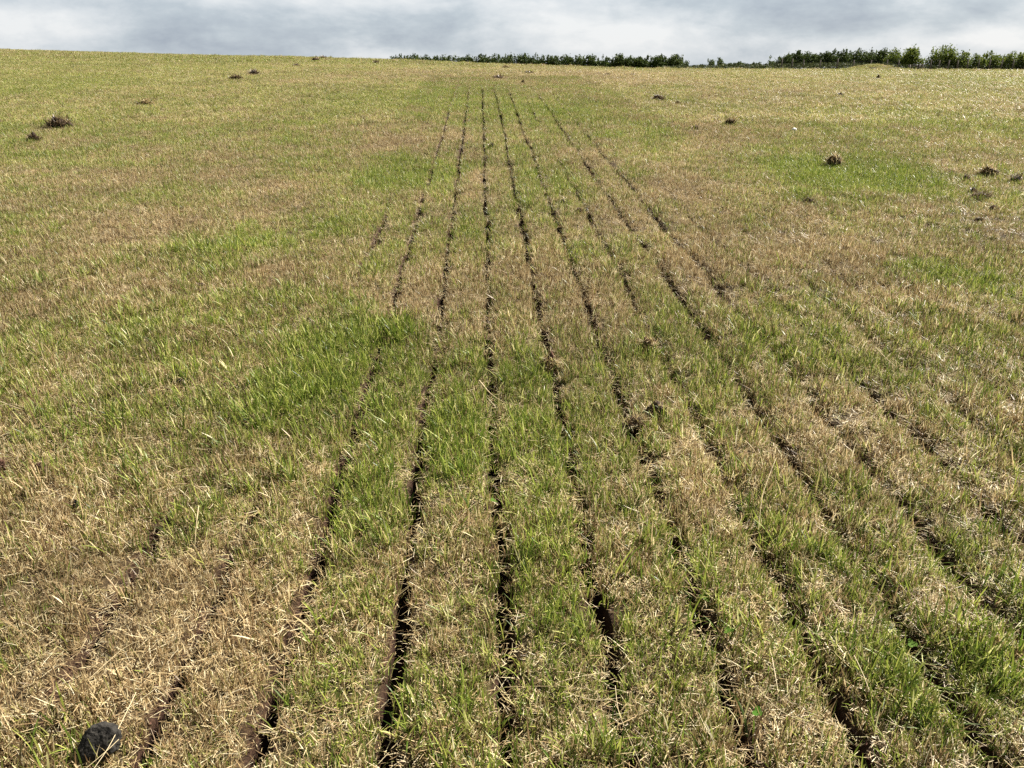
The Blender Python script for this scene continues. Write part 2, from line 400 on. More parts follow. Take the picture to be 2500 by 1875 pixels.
def empty(name, loc, rz=0.0):
    o = bpy.data.objects.new(name, None); sc.collection.objects.link(o); o.location = loc; o.rotation_euler = (0, 0, rz)
    o.empty_display_size = .1
    return o

def blades(base, az, lean, length, width, curve, r1, r2, seg=3, twist=None, r=None):
    """arrays -> strips: base (n,3); az direction of lean; lean angle from vertical; curve extra bend along the blade"""
    n = len(az); tw = np.zeros(n) if twist is None else twist
    V = np.zeros((n, (seg + 1) * 2, 3)); p = base.copy(); ang = lean.copy()
    sx, sy = -np.sin(az + tw), np.cos(az + tw)
    for i in range(seg + 1):
        f = i / seg; wd = width * (1 - .12 * f if i < seg else .25) * .5
        V[:, 2 * i, 0] = p[:, 0] + sx * wd; V[:, 2 * i, 1] = p[:, 1] + sy * wd; V[:, 2 * i, 2] = p[:, 2]
        V[:, 2 * i + 1, 0] = p[:, 0] - sx * wd; V[:, 2 * i + 1, 1] = p[:, 1] - sy * wd; V[:, 2 * i + 1, 2] = p[:, 2]
        st = length / seg
        p = p + np.stack([np.sin(ang) * np.cos(az) * st, np.sin(ang) * np.sin(az) * st, np.cos(ang) * st], 1)
        ang = ang + curve / seg
    nv = (seg + 1) * 2
    q = np.array([[2 * i, 2 * i + 1, 2 * i + 3, 2 * i + 2] for i in range(seg)])
    F = (np.arange(n)[:, None, None] * nv + q[None]).reshape(-1, 4)
    rnd = np.repeat(np.stack([r1, r2], 1), nv, 0)
    return V.reshape(-1, 3), F, rnd
def join(parts):
    Vs, Fs, Rs, k = [], [], [], 0
    for V, F, r in parts:
        Vs.append(V); Fs.append(F + k); Rs.append(r); k += len(V)
    return np.concatenate(Vs), np.concatenate(Fs), np.concatenate(Rs)
U = rng.uniform
def disc(n, r):
    a = U(0, 2 * np.pi, n); d = r * np.sqrt(U(0, 1, n)); return np.stack([d * np.cos(a), d * np.sin(a), np.zeros(n)], 1)
def stubble(n, r, hmin, hmax, wmin, wmax, lean=.45):
    return blades(disc(n, r) - [0, 0, .006], U(0, 2 * np.pi, n), np.abs(rng.normal(0, lean, n)), U(hmin, hmax, n), U(wmin, wmax, n), U(-.3, .9, n), U(0, 1, n), U(0, 1, n), 2, U(-1, 1, n))
def thatch(n, r, lmin, lmax, wmin, wmax, zmax):
    b = disc(n, r); b[:, 2] = U(.002, zmax, n)
    return blades(b, U(0, 2 * np.pi, n), U(1.15, 1.75, n), U(lmin, lmax, n), U(wmin, wmax, n), U(-.4, .6, n), U(.25, 1.3, n), U(.15, 1, n), 3, U(-1.2, 1.2, n))
def greens(n, r, hmin, hmax, wmin, wmax):
    return blades(disc(n, r) - [0, 0, .006], U(0, 2 * np.pi, n), np.abs(rng.normal(0, .28, n)), U(hmin, hmax, n), U(wmin, wmax, n), U(0, 1.1, n), U(0, .42, n), U(0, 1, n), 4, U(-.8, .8, n))

# ------------------------------------------------------------------ ground: one sheet out to the horizon
def build_ground():
    fine = [0, .004, .008, .011, .014, .018, .024, .034, .05, .075, .1, ROW_S / 2]
    q = []
    for k in range(-7, 12):
        for f in fine:
            q += [k * ROW_S + f, k * ROW_S - f]
    q = sorted(set(round(v, 4) for v in q))
    lo, hi = q[0], q[-1]
    left = list(lo - np.arange(1, 90) * .045); right = list(hi + np.arange(1, 90) * .045)
    gl = [left[-1]]; gr = [right[-1]]; st = .06
    while gr[-1] < 2500: st *= 1.12; gr.append(gr[-1] + st); gl.append(gl[-1] - st)
    q = np.array(sorted(set(q + left + right + gl[1:] + gr[1:])))
    y = list(np.arange(.7, 5, .018)) + list(np.arange(5, 10, .032)) + list(np.arange(10, 20.5, .055))
    st = .06
    while y[-1] < 3000: st *= 1.045; y.append(y[-1] + st)
    yb_ = [.7]; st = .03
    while yb_[-1] > -60: st *= 1.3; yb_.append(yb_[-1] - st)
    y = np.array(sorted(yb_[1:] + y))
    Q, Y = np.meshgrid(q, y); X = ROW_X0 + ROW_K * Y + Q
    x, yy = X.ravel(), Y.ravel()
    z = ground_z(x, yy)
    off, hw, o = slot(x, yy)
    cov = np.clip((np.abs(off) - hw) / .03, 0, 1); cov = 1 - (1 - cov) * np.clip(o * 1.5, 0, 1)
    cov = np.minimum(cov, 1 - bare(x, yy)); cov *= np.clip(.75 + .5 * fbm(x * 8, yy * 8, 51), 0, 1)
    g = greenness(x.copy(), yy.copy())
    V = np.stack([x, yy, z], 1); nx, ny = len(q), len(y)
    i = np.arange((ny - 1) * (nx - 1)); r_ = i // (nx - 1); c_ = i % (nx - 1); a = r_ * nx + c_
    F = np.stack([a, a + 1, a + nx + 1, a + nx], 1)
    me = mesh_np('ground', V, F, smooth=True)
    at_ = me.attributes.new('cover', 'FLOAT_COLOR', 'POINT')
    c = np.ones((len(V), 4), np.float32); c[:, 0] = cov; c[:, 1] = g
    at_.data.foreach_set('color', c.ravel())
    tag(link('ground', me, ground_material()), kind='structure')
build_ground()

# ------------------------------------------------------------------ grass: tufts set out over the field
tufts = []
lib = bpy.data.collections.new('grass_tufts')
def add_tuft(parts):
    V, F, r = join(parts); me = mesh_np('tuft', V, F, rnd=r, smooth=True); me.materials.append(M_grass)
    o = bpy.data.objects.new('tuft_%03d' % len(tufts), me); lib.objects.link(o); tufts.append(o); return len(tufts) - 1
T = {}
T['stub'] = [add_tuft([stubble(22, .022, .018, .047, .0014, .0029, .42)]) for _ in range(9)]
T['that'] = [add_tuft([thatch(12, .032, .018, .055, .0009, .0020, .024)]) for _ in range(8)]
T['gren'] = [add_tuft([greens(10, .022, .030, .075, .0016, .0031)]) for _ in range(8)]
T['long'] = [add_tuft([greens(3, .018, .06, .12, .0022, .0038)]) for _ in range(5)]
T['litt'] = [add_tuft([thatch(18, .035, .008, .028, .0009, .0019, .010)]) for _ in range(5)]
T['mid'] = [add_tuft([stubble(60, .06, .02, .045, .002, .0038), thatch(14, .06, .03, .08, .0016, .003, .04), greens(18, .06, .03, .065, .0022, .004)]) for _ in range(8)]
T['far'] = [add_tuft([stubble(230, .22, .03, .07, .0035, .007), thatch(40, .22, .04, .11, .003, .006, .05), greens(80, .22, .035, .08, .004, .007)]) for _ in range(6)]

pts = []      # x, y, z, rx, ry, rz, scale, idx, green, tone
def sow(kind, n_per_m2, rmin, rmax, half, scale=(.8, 1.2), accept=None, tilt=.12, xlim=None):
    """scatter tufts in the wedge of field before the photographer"""
    step = max((rmax - rmin) / 12, .4); r0 = rmin
    while r0 < rmax:
        r1 = min(r0 + step, rmax); wd = half * r1 + 1.4
        n = rng.poisson(n_per_m2 * (r1 - r0) * 2 * wd)
        x = U(-wd, wd, n); y = U(r0, r1, n)
        g = greenness(x.copy(), y.copy()); off, hw, o = slot(x, y); b = bare(x, y)
        keep = np.ones(n, bool)
        if y.size and r0 < 20.5:
            mrg = {'stub': .011, 'that': .009, 'gren': .010, 'long': .006, 'litt': .010, 'mid': .035}.get(kind, .05)
            close = np.abs(off) < hw + mrg * np.where(off < 0, U(-.1, 1.3, n), U(.1, 1.8, n))
            keep &= ~(close & (U(0, 1, n) < np.clip(o * 1.6, 0, .93 if kind == 'that' else .995)))
            keep &= U(0, 1, n) > b * 1.15
        if accept is not None: keep &= U(0, 1, n) < accept(x, y, g)
        x, y, g = x[keep], y[keep], g[keep]; n = len(x); g = np.clip(g + rng.normal(0, .10, n), .02, .85)
        z = ground_z(x, y, cut=False)
        tone = np.clip(1.0 + .22 * fbm(x * 3, y * 3, 61) + .16 * fbm(x * .6, y * .6, 62), .6, 1.5)
        sc_ = U(scale[0], scale[1], n) * (1 + .28 * fbm(x * 2, y * 2, 63) + .30 * fbm(x * 9, y * 9, 64))
        idx = rng.choice(T[kind], n)
        pts.append(np.stack([x, y, z, rng.normal(0, tilt, n), rng.normal(0, tilt, n), U(0, 6.283, n), sc_, idx, g, tone], 1))
        r0 = r1
clump = lambda x, y: np.clip(.72 + .75 * fbm(x * 7, y * 7, 71), .12, 1)
sow('stub', 2600, .9, 5.0, .80, (.8, 1.4), accept=lambda x, y, g: clump(x, y) * (1 - .45 * g))
sow('that', 1150, .9, 5.0, .80, accept=lambda x, y, g: np.clip(.55 + .7 * fbm(x * 5, y * 5, 72), .1, 1) * (1 - .35 * g))
sow('gren', 1900, .9, 5.0, .80, (.85, 1.5), accept=lambda x, y, g: clump(x, y) * g ** 1.3)
sow('litt', 1500, .9, 4.5, .80, accept=lambda x, y, g: np.full(len(x), .9))
sow('litt', 500, 4.5, 8, .78)
sow('long', 260, .9, 5.0, .80, accept=lambda x, y, g: g ** 1.5 * np.clip(.4 + 1.2 * fbm(x * 4, y * 4, 73), 0, 1))
sow('stub', 1800, 5.0, 11, .78, (.85, 1.25), accept=lambda x, y, g: clump(x, y) * (1 - .4 * g))
sow('that', 420, 5.0, 11, .78, (.9, 1.3))
sow('gren', 1500, 5.0, 11, .78, (.85, 1.2), accept=lambda x, y, g: clump(x, y) * g ** 1.2)
sow('long', 80, 5.0, 11, .78, accept=lambda x, y, g: g ** 1.5)
inrow = lambda x, y: (np.abs(row_off(x, y) - .6) < 1.9)
sow('stub', 1000, 11, 20.5, .78, (.9, 1.3), accept=lambda x, y, g: inrow(x, y) * (1 - .4 * g))
sow('gren', 700, 11, 20.5, .78, (.9, 1.2), accept=lambda x, y, g: inrow(x, y) * g)
sow('mid', 230, 11, 20.5, .76, (.8, 1.3), accept=lambda x, y, g: ~inrow(x, y))
sow('mid', 170, 20.5, 28, .74, (.9, 1.5))
sow('far', 13, 28, 52, .72, (.8, 1.25))
sow('far', 7, 52, 92, .70, (.9, 1.4))
def instancer(name, P, coll, label):
    me = bpy.data.meshes.new(name); n = len(P)
    me.vertices.add(n); me.vertices.foreach_set('co', P[:, :3].astype(np.float32).ravel())
    def attr(nm, typ, arr, key):
        q = me.attributes.new(nm, typ, 'POINT'); q.data.foreach_set(key, arr.ravel())
    attr('rot', 'FLOAT_VECTOR', P[:, 3:6].astype(np.float32), 'vector')
    attr('scl', 'FLOAT', P[:, 6].astype(np.float32), 'value')
    attr('idx', 'INT', P[:, 7].astype(np.int32), 'value')
    attr('green', 'FLOAT', P[:, 8].astype(np.float32), 'value')
    attr('tone', 'FLOAT', P[:, 9].astype(np.float32), 'value')
    o = link(name, me, M_grass)
    ng = bpy.data.node_groups.new(name + '_scatter', 'GeometryNodeTree')
    ng.interface.new_socket('Geometry', in_out='INPUT', socket_type='NodeSocketGeometry')
    ng.interface.new_socket('Geometry', in_out='OUTPUT', socket_type='NodeSocketGeometry')
    gi = ng.nodes.new('NodeGroupInput'); go = ng.nodes.new('NodeGroupOutput')
    ci = ng.nodes.new('GeometryNodeCollectionInfo'); ci.inputs['Collection'].default_value = coll
    ci.inputs['Separate Children'].default_value = True; ci.inputs['Reset Children'].default_value = True
    ip = ng.nodes.new('GeometryNodeInstanceOnPoints'); ip.inputs['Pick Instance'].default_value = True
    def named(nm, typ):
        q = ng.nodes.new('GeometryNodeInputNamedAttribute'); q.data_type = typ; q.inputs['Name'].default_value = nm
        return next(s for s in q.outputs if s.enabled and s.name == 'Attribute')
    e2r = ng.nodes.new('FunctionNodeEulerToRotation')
    ng.links.new(named('rot', 'FLOAT_VECTOR'), e2r.inputs[0])
    ng.links.new(gi.outputs[0], ip.inputs['Points']); ng.links.new(ci.outputs[0], ip.inputs['Instance'])
    ng.links.new(named('idx', 'INT'), ip.inputs['Instance Index']); ng.links.new(e2r.outputs[0], ip.inputs['Rotation'])
    ng.links.new(named('scl', 'FLOAT'), ip.inputs['Scale']); ng.links.new(ip.outputs[0], go.inputs[0])
    md = o.modifiers.new('scatter', 'NODES'); md.node_group = ng
    tag(o, label, 'grass', kind='stuff')
    return o
P = np.concatenate(pts)
instancer('grass', P, lib, 'mown grass of mixed dry straw stubble and green blades over the field')
print('TUFTS', len(P))

# ------------------------------------------------------------------ clods and torn turf
def ico(sub):
    import bmesh
    b = bmesh.new(); bmesh.ops.create_icosphere(b, subdivisions=sub, radius=1)
    V = np.array([v.co[:] for v in b.verts]); F = np.array([[v.index for v in f.verts] for f in b.faces]); b.free(); return V, F
ICO3, ICO5 = ico(3), ico(5)
def lump_mesh(name, sx, sy, sz, seed, rough=.35, ic=ICO3):
    V, F = ic; V = V.copy(); V0 = V.copy()
    n = fbm(V[:, 0] * 1.7 + seed * 3.1 + V[:, 2], V[:, 1] * 1.7 + V[:, 2] * 1.3 + seed, seed, 4) + .5 * fbm(V[:, 0] * 5 + V[:, 2] * 3, V[:, 1] * 5 - V[:, 2] * 4 + seed, seed + 5, 3)
    V = V * (1 + rough * n)[:, None]
    V[:, 2] = np.where(V[:, 2] < -.45, -.45 + (V[:, 2] + .45) * .3, V[:, 2])
    if ic is ICO5:
        q = np.random.default_rng(seed)
        for _ in range(13):                       # broken faces
            nrm = q.normal(size=3); nrm /= np.linalg.norm(nrm); c = q.uniform(.62, .85)
            V -= np.clip(V @ nrm - c, 0, None)[:, None] * nrm * .85
        f = 1 - np.abs(fbm(V0[:, 0] * 4 + V0[:, 2] * 2.2, V0[:, 1] * 4 - V0[:, 2] * 3.1, seed + 3, 4)) * 2
        V = V * (1 + .06 * f + .045 * fbm(V0[:, 0] * 17 + V0[:, 2] * 9, V0[:, 1] * 17 + V0[:, 2] * 13, seed + 9, 3))[:, None]
    V = V * [sx, sy, sz]; V[:, 2] += .3 * sz
    return mesh_np(name, V, None, F, smooth=True)
ICO2 = ico(2)
def crumbs(name, W, H, seed):
    '''one ragged piece: several crumbling lobes grown together'''
    q = random.Random(seed); Vs, Fs, k = [], [], 0
    for j in range(7):
        V, F = (ICO3 if j == 0 else ICO2); V = V.copy()
        n = fbm(V[:, 0] * 1.9 + seed * 3.1 + j + V[:, 2], V[:, 1] * 1.9 + V[:, 2] * 1.3 + seed, seed + j, 4)
        V = V * (1 + .75 * n)[:, None]; V[:, 2] = np.maximum(V[:, 2], -.4)
        f = .62 if j == 0 else q.uniform(.18, .42)
        a = q.uniform(0, 6.28); d = 0 if j == 0 else q.uniform(.35, .75)
        V = V * [W * f, W * f * q.uniform(.6, .9), H * min(1, f * q.uniform(.8, 1.4))]
        V += [W * d * math.cos(a), W * d * .7 * math.sin(a), H * .12]
        Vs.append(V); Fs.append(F + k); k += len(V)
    return mesh_np(name, np.concatenate(Vs), None, np.concatenate(Fs), smooth=False)
cnt = 0
def turf(u, v, wpx, hpx, label, style='turf', group=None, cat='turf clump', name='turf_clump', fringe=1.0):
    """a torn-up piece of turf or soil lying on the field, its foot at pixel (u, v) of the photograph"""
    global cnt; cnt += 1
    x, y, t = at(u, v); s = t / FPX
    W, H = wpx * s * .53, hpx * s * .95
    z = float(ground_z(np.array([x]), np.array([y]), cut=False)[0]) + .016
    root = empty(name, (x, y + W * .4, z), random.uniform(-.4, .4))
    tag(root, label, cat, group)
    mat = {'turf': M_soil, 'red': M_red_soil, 'black': M_dung}[style]
    link('soil', crumbs('soil', W, H, cnt * 7 + 3), mat, root)
    if fringe:
        n = int(300 * fringe); a = U(0, 6.283, n); d = np.sqrt(U(0, 1, n))
        b = np.stack([np.cos(a) * W * .95 * d, np.sin(a) * W * .6 * d, H * .8 * U(0, 1, n) * (1 - d ** 2 * .8)], 1)
        wid = max(.0016, s * 1.2); comb = random.uniform(0, 6.28)
        V, F, r = blades(b, np.where(U(0, 1, n) < .55, comb + rng.normal(0, .6, n), U(0, 6.283, n)), U(.35, 1.5, n), U(.3, 1.0, n) * (W + H) * .5, U(.7, 1.3, n) * wid, U(-.3, 1.2, n), U(0, 1, n), U(0, 1, n), 3, U(-1, 1, n))
        link('grass_fringe', mesh_np('grass_fringe', V, F, rnd=r, smooth=True), M_root if fringe < 1.5 else M_fringe, root)
    return root
turf(140, 316, 62, 27, 'dark torn turf clump with straw sticking out to its right, largest near the left edge', fringe=1.4)
turf(80, 350, 32, 16, 'small straggly turf scrap below the large dark clump near the left edge', fringe=1.2)
turf(350, 258, 36, 14, 'dark greenish grass tuft standing alone on the left half of the field', fringe=1.6)
turf(620, 184, 28, 14, 'dark upturned turf clump on the left slope, the taller one of a close pair')
turf(575, 196, 30, 10, 'low brown turf scrap just left of the taller dark clump on the left slope', fringe=1.3)
turf(769, 152, 17, 12, 'dark soil clump near the crest on the left, the blackest of the trio')
turf(789, 147, 15, 8, 'brown turf scrap just right of the blackest clump near the left crest')
turf(724, 163, 15, 7, 'small turf scrap lower left of the blackest clump near the left crest')
turf(918, 158, 13, 11, 'single dark clump standing near the crest left of where the hedge begins')
turf(893, 142, 8, 5, 'tiny dark clod sitting on the skyline left of the hedge', fringe=.5)
turf(1206, 160, 11, 6, 'leftmost small dark clod of the scatter below the middle of the left hedge', fringe=.5)
turf(1224, 160, 9, 6, 'second small dark clod of the scatter below the middle of the left hedge', fringe=.5)
turf(1260, 161, 17, 5, 'flat dark clod, rightmost of the scatter below the middle of the left hedge', fringe=.6)
turf(1234, 169, 20, 5, 'broad low brown scrap under the scatter of clods below the left hedge', fringe=.8)
turf(1216, 194, 30, 8, 'long low dark turf scrap just beyond the far end of the cut rows', fringe=1)
turf(1276, 204, 8, 8, 'small upright dark clod just right of the far end of the cut rows', fringe=.6)
turf(1290, 182, 22, 6, 'brown turf scrap between the row ends and the left hedge', fringe=1)
turf(1444, 178, 9, 5, 'first dark clod of a line of three below the right end of the left hedge', fringe=.5)
turf(1461, 183, 12, 5, 'middle dark clod of a line of three below the right end of the left hedge', fringe=.5)
turf(1482, 185, 16, 4, 'flat last clod of a line of three below the right end of the left hedge', fringe=.5)
turf(1545, 187, 14, 6, 'dark clod on the far field below the gap between the hedges', fringe=.5)
turf(1199, 362, 11, 13, 'small black clod standing between two cut rows in the far middle of the field', 'black', fringe=.3)
turf(1607, 247, 32, 12, 'brown turf clump right of the far row ends, larger of a pair', fringe=1.2)
turf(1655, 256, 12, 7, 'small turf scrap right of the larger brown clump beyond the row ends', fringe=.8)
turf(1785, 307, 24, 14, 'round brown turf clump on the dry patch right of the rows', fringe=1.3)
turf(1698, 318, 15, 11, 'small dark tuft left of the round brown turf clump', fringe=1)
turf(2038, 410, 38, 34, 'tall upright tussock with dark roots in the bright green patch at right', fringe=1.8)
turf(2418, 434, 40, 28, 'large loose tuft of brown grass near the right edge', fringe=1.8)
turf(2358, 446, 22, 14, 'small brown tuft left of the large loose tuft near the right edge', fringe=1.4)
turf(2484, 446, 36, 18, 'black soil clod cut by the right edge of the picture', 'black', fringe=.5)
turf(2398, 492, 52, 18, 'long black strip of upturned turf with grass at its right end', fringe=1.1)
turf(2376, 475, 20, 14, 'small black clod above the left end of the long black turf strip', 'black', fringe=.5)
turf(1975, 498, 26, 15, 'dark ragged clod on brown grass below the tall upright tussock', fringe=.8)
turf(2424, 520, 18, 12, 'small reddish clod below the long black turf strip', 'red', fringe=.7)
turf(2390, 545, 20, 7, 'thin dark scrap lying below the small reddish clod near the right edge', fringe=.5)
turf(2144, 195, 8, 11, 'small upright dark tuft in front of the grassy mound', fringe=.8)
turf(2192, 201, 8, 5, 'small dark clod right of the upright tuft before the grassy mound', fringe=.4)
turf(2052, 238, 14, 7, 'low brown tuft on the right of the far field', fringe=1)
turf(1340, 905, 52, 46, 'torn brown turf lump lying in the cut row right of the middle', 'red', fringe=1.5)
turf(1582, 862, 46, 34, 'brown root ball lying beside the rows, behind the flipped sod', 'red', fringe=1.6)
turf(1552, 1046, 66, 36, 'brown straw sod standing at the back of the dark hole', fringe=2.2)
turf(1604, 1024, 62, 30, 'flipped sod with its dark underside, right of the hole', fringe=1.6)
turf(95, 1146, 34, 18, 'dark reddish soil crumb near the left edge, beside bare earth', 'red', fringe=.3, cat='soil clod', name='soil_clod')
turf(0, 1160, 34, 40, 'reddish soil heap cut by the left edge of the picture', 'red', fringe=.3, cat='soil clod', name='soil_clod')
turf(186, 1240, 20, 24, 'black shiny flake of soil lying in dry grass at left', 'black', fringe=0, cat='soil clod', name='soil_clod')
turf(438, 938, 24, 12, 'small dark soil clod in green grass at the left middle', 'black', fringe=.4, cat='soil clod', name='soil_clod')
turf(490, 700, 22, 6, 'thin dark soil scrap in pale grass on the left half', fringe=.3, cat='soil clod', name='soil_clod')
turf(1374, 500, 12, 10, 'small black clod beside the third cut row right of the middle', 'black', fringe=.2, cat='soil clod', name='soil_clod')
turf(1415, 522, 14, 10, 'small reddish clod lying in the third cut row right of the middle', 'red', fringe=.4, cat='soil clod', name='soil_clod')
turf(1650, 1622, 22, 22, 'reddish crumbly clod at the lower edge of a cut right of the middle', 'red', fringe=0, cat='soil clod', name='soil_clod')
rs = random.Random(4)
for i in range(16):
    turf(rs.uniform(2215, 2495), rs.uniform(176, 203), rs.uniform(5, 10), rs.uniform(3, 5), 'tiny dark clod on the far right of the field below the gate and fence', fringe=.3, group='tiny clods below the fence', cat='soil clod', name='soil_clod')

# crumbled earth along the cuts
V0, F0 = ico(1); n = 3400
k = rng.choice([-4, -3, -2, -1, 0, 1, 2, 3, 4, 5, 6, 7], n); y = 1.2 + 7 * U(0, 1, n) ** 1.4
x = ROW_X0 + ROW_K * y + k * ROW_S + rng.normal(0, .020, n)
ok = openness(k, y) > .15; x, y = x[ok], y[ok]; n = len(x)
z = ground_z(x, y); sz = U(.0022, .0075, n) * U(.5, 1, n)
C = V0[None] * (1 + U(-.35, .35, (n, len(V0), 1))) * sz[:, None, None] + np.stack([x, y, z], 1)[:, None]
F = (F0[None] + (np.arange(n) * len(V0))[:, None, None]).reshape(-1, 3)
tag(link('soil_crumbs', mesh_np('soil_crumbs', C.reshape(-1, 3), None, F), M_red_soil), 'loose reddish soil crumbs along the cut rows', 'soil', kind='stuff')

# the dark lump at the lower left
x, y, t = at(216, 1872)
s = t / FPX
zc = float(ground_z(np.array([x]), np.array([y]), cut=False)[0])
me = lump_mesh('dung_clod', 50 * s, 44 * s, 60 * s, 43, .34, ICO5)
o = link('dung_clod', me, M_dung); o.location = (x, y + .03, zc + .012); o.rotation_euler = (.1, .35, .3)
tag(o, 'black crusted dung clod lying on dry stubble at the lower left corner', 'dung clod')

# ------------------------------------------------------------------ loose pale stalks and clover
def stalk(pix, wpx, label, lift=.03, name='straw_stalk', head=0):
    pz = []
    for u, v in pix:
        x, y, t = at(u, v); d = ray(u, v); f = 1 - lift / EYE
        pz.append(np.array([d[0] * t * f, d[1] * t * f, EYE + d[2] * t * f]))
    s = t / FPX; pz = np.array(pz)
    k = np.linspace(0, len(pz) - 1, 4 * (len(pz) - 1) + 1)
    C = np.stack([np.interp(k, np.arange(len(pz)), pz[:, i]) for i in range(3)], 1)
    for _ in range(2): C[1:-1] = (C[:-2] + 2 * C[1:-1] + C[2:]) / 4
    o0 = C[0].copy(); C = C - o0
    r = wpx * s * .22; V, F = [], []
    m = len(C)
    for i in range(m):
        tg = C[min(i + 1, m - 1)] - C[max(i - 1, 0)]; tg /= np.linalg.norm(tg)
        a = np.cross(tg, [0, 0, 1]); a /= np.linalg.norm(a) + 1e-9; b = np.cross(tg, a)
        rr = r * (1 - .5 * i / m) * (1 + head * (i < m * .3))
        for j in range(5): V.append(C[i] + rr * (a * math.cos(j * 1.2566) + b * math.sin(j * 1.2566)))
    for i in range(m - 1):
        for j in range(5): F.append([i * 5 + j, i * 5 + (j + 1) % 5, i * 5 + 5 + (j + 1) % 5, i * 5 + 5 + j])
    me = mesh_np(name, np.array(V), np.array(F), rnd=np.tile([[.5, random.random()]], (len(V), 1)), smooth=True)
    o = link(name, me, M_straw); o.location = o0
    tag(o, label, 'straw', 'loose pale stalks on the grass')
stalk([(1170, 929), (1195, 960), (1227, 982), (1268, 990)], 6, 'pale seed stalk lying across the cut row at the middle of the field', head=.5)
stalk([(1895, 1118), (1882, 1150), (1860, 1211), (1852, 1293)], 4, 'tall bent pale stalk standing right of the middle rows', .06)
stalk([(1502, 1674), (1508, 1735), (1535, 1800), (1567, 1873)], 5, 'long pale straw along the cut at the bottom, right of the middle')
stalk([(1232, 1678), (1300, 1675), (1400, 1676), (1480, 1690)], 3.5, 'thin straw lying level across the strip near the bottom middle')
stalk([(1360, 1640), (1420, 1642), (1478, 1668)], 4.5, 'pale straw, upper one of the loose hay near the bottom middle', .035)
stalk([(1380, 1690), (1440, 1708), (1470, 1710), (1515, 1703)], 4, 'bent straw below the loose hay near the bottom middle')
stalk([(1365, 1665), (1420, 1650), (1490, 1640)], 4, 'straw crossing the loose hay near the bottom middle', .04)
stalk([(332, 1690), (301, 1755), (264, 1828), (228, 1878)], 6, 'pale stalk leaning on the right of the black clod', .05)
stalk([(290, 1805), (262, 1832), (205, 1880)], 5, 'short pale stalk in front of the black clod', .05)
stalk([(220, 1655), (305, 1577), (370, 1553), (452, 1540)], 4, 'long curved straw lying on dry grass at the lower left')
stalk([(1178, 1220), (1134, 1248), (1081, 1325)], 3.5, 'curved straw across the green strip left of the middle cut')
stalk([(2137, 848), (2160, 872), (2186, 896)], 7, 'thick pale stalk lying at the right, lower of two')
stalk([(2120, 738), (2140, 750), (2165, 780)], 4, 'thin pale stalk lying at the right, upper of two')
stalk([(250, 1300), (290, 1310), (320, 1335)], 5, 'short thick straw lying in the left dry grass')
stalk([(485, 1235), (478, 1290), (476, 1330)], 4, 'fluffy pale seed head standing in the left grass', .07, head=.8)
stalk([(1885, 1605), (1893, 1650), (1900, 1690)], 5, 'upright pale straw on the strip at lower right', .05)
stalk([(1850, 1680), (1900, 1735), (1990, 1775)], 4, 'straw lying slantwise on the strip at lower right')
stalk([(2085, 1600), (2105, 1640), (2122, 1685)], 5, 'pale straw left of the green patch at lower right', .05)
stalk([(0, 980), (25, 990), (55, 1000)], 6, 'pale straw wisp at the left edge', .04)
stalk([(0, 990), (30, 985), (60, 995)], 4, 'thin straw beside the wisp at the left edge', .05)
stalk([(120, 690), (170, 678), (180, 676)], 4, 'pale straw on the pink dry patch at left')
stalk([(2270, 970), (2320, 1040), (2355, 1075)], 4, 'long straw lying slantwise near the right edge')

def clover(u, v, wpx, label):
    x, y, t = at(u, v); s = t / FPX; r = wpx * s * .34
    z = float(ground_z(np.array([x]), np.array([y]), cut=False)[0])
    Vs, Fs, k = [], [], 0; h = .032
    for j in range(3):
        a = j * 2.094 + random.uniform(-.3, .3); cx, cy = r * .9 * math.cos(a), r * .9 * math.sin(a)
        ring = [[cx + r * math.cos(q * .6283) * .9, cy + r * math.sin(q * .6283) * .9, h + .2 * r * math.cos(q * .6283 - a)] for q in range(10)]
        Vs += [[cx, cy, h - .1 * r]] + ring
        Fs += [[k, k + 1 + q, k + 1 + (q + 1) % 10] for q in range(10)]; k += 11
    for q in range(3): Vs += [[.001 * math.cos(q * 2.1), .001 * math.sin(q * 2.1), -.01], [.001 * math.cos(q * 2.1), .001 * math.sin(q * 2.1), h]]
    F4 = [[k + 2 * q, k + 2 * ((q + 1) % 3), k + 2 * ((q + 1) % 3) + 1, k + 2 * q + 1] for q in range(3)]
    V = np.array(Vs); o = link('clover_plant', mesh_np('clover_plant', V, np.array(F4), np.array(Fs), rnd=np.tile([[0, random.random()]], (len(V), 1)), smooth=True), M_clover)
    o.location = (x, y, z + .004); o.rotation_euler = (-.25, .2, random.uniform(0, 6))
    tag(o, label, 'clover', 'clover plants in the grass')
clover(1785, 1562, 22, 'small bright clover leaf on the dry strip at lower right, beside a cut')
clover(1850, 1745, 24, 'bright green clover beside the cut at the lower right')
clover(2225, 1550, 22, 'shiny round clover leaf at the edge of the lower right green patch')
clover(1710, 1468, 24, 'dark clover leaf at the edge of a cut, upper one at the lower right')
clover(1198, 1240, 18, 'small bright clover leaf at the edge of the middle cut')

x, y, t = at(1938, 322); s = t / FPX
o = link('pale_stone', lump_mesh('pale_stone', 6 * s, 5 * s, 4 * s, 77, .3), M_paper); o.location = (x, y, float(ground_z(np.array([x]), np.array([y]))[0]) + .02)
tag(o, 'small white stone showing in the grass on the right half of the field', 'stone')

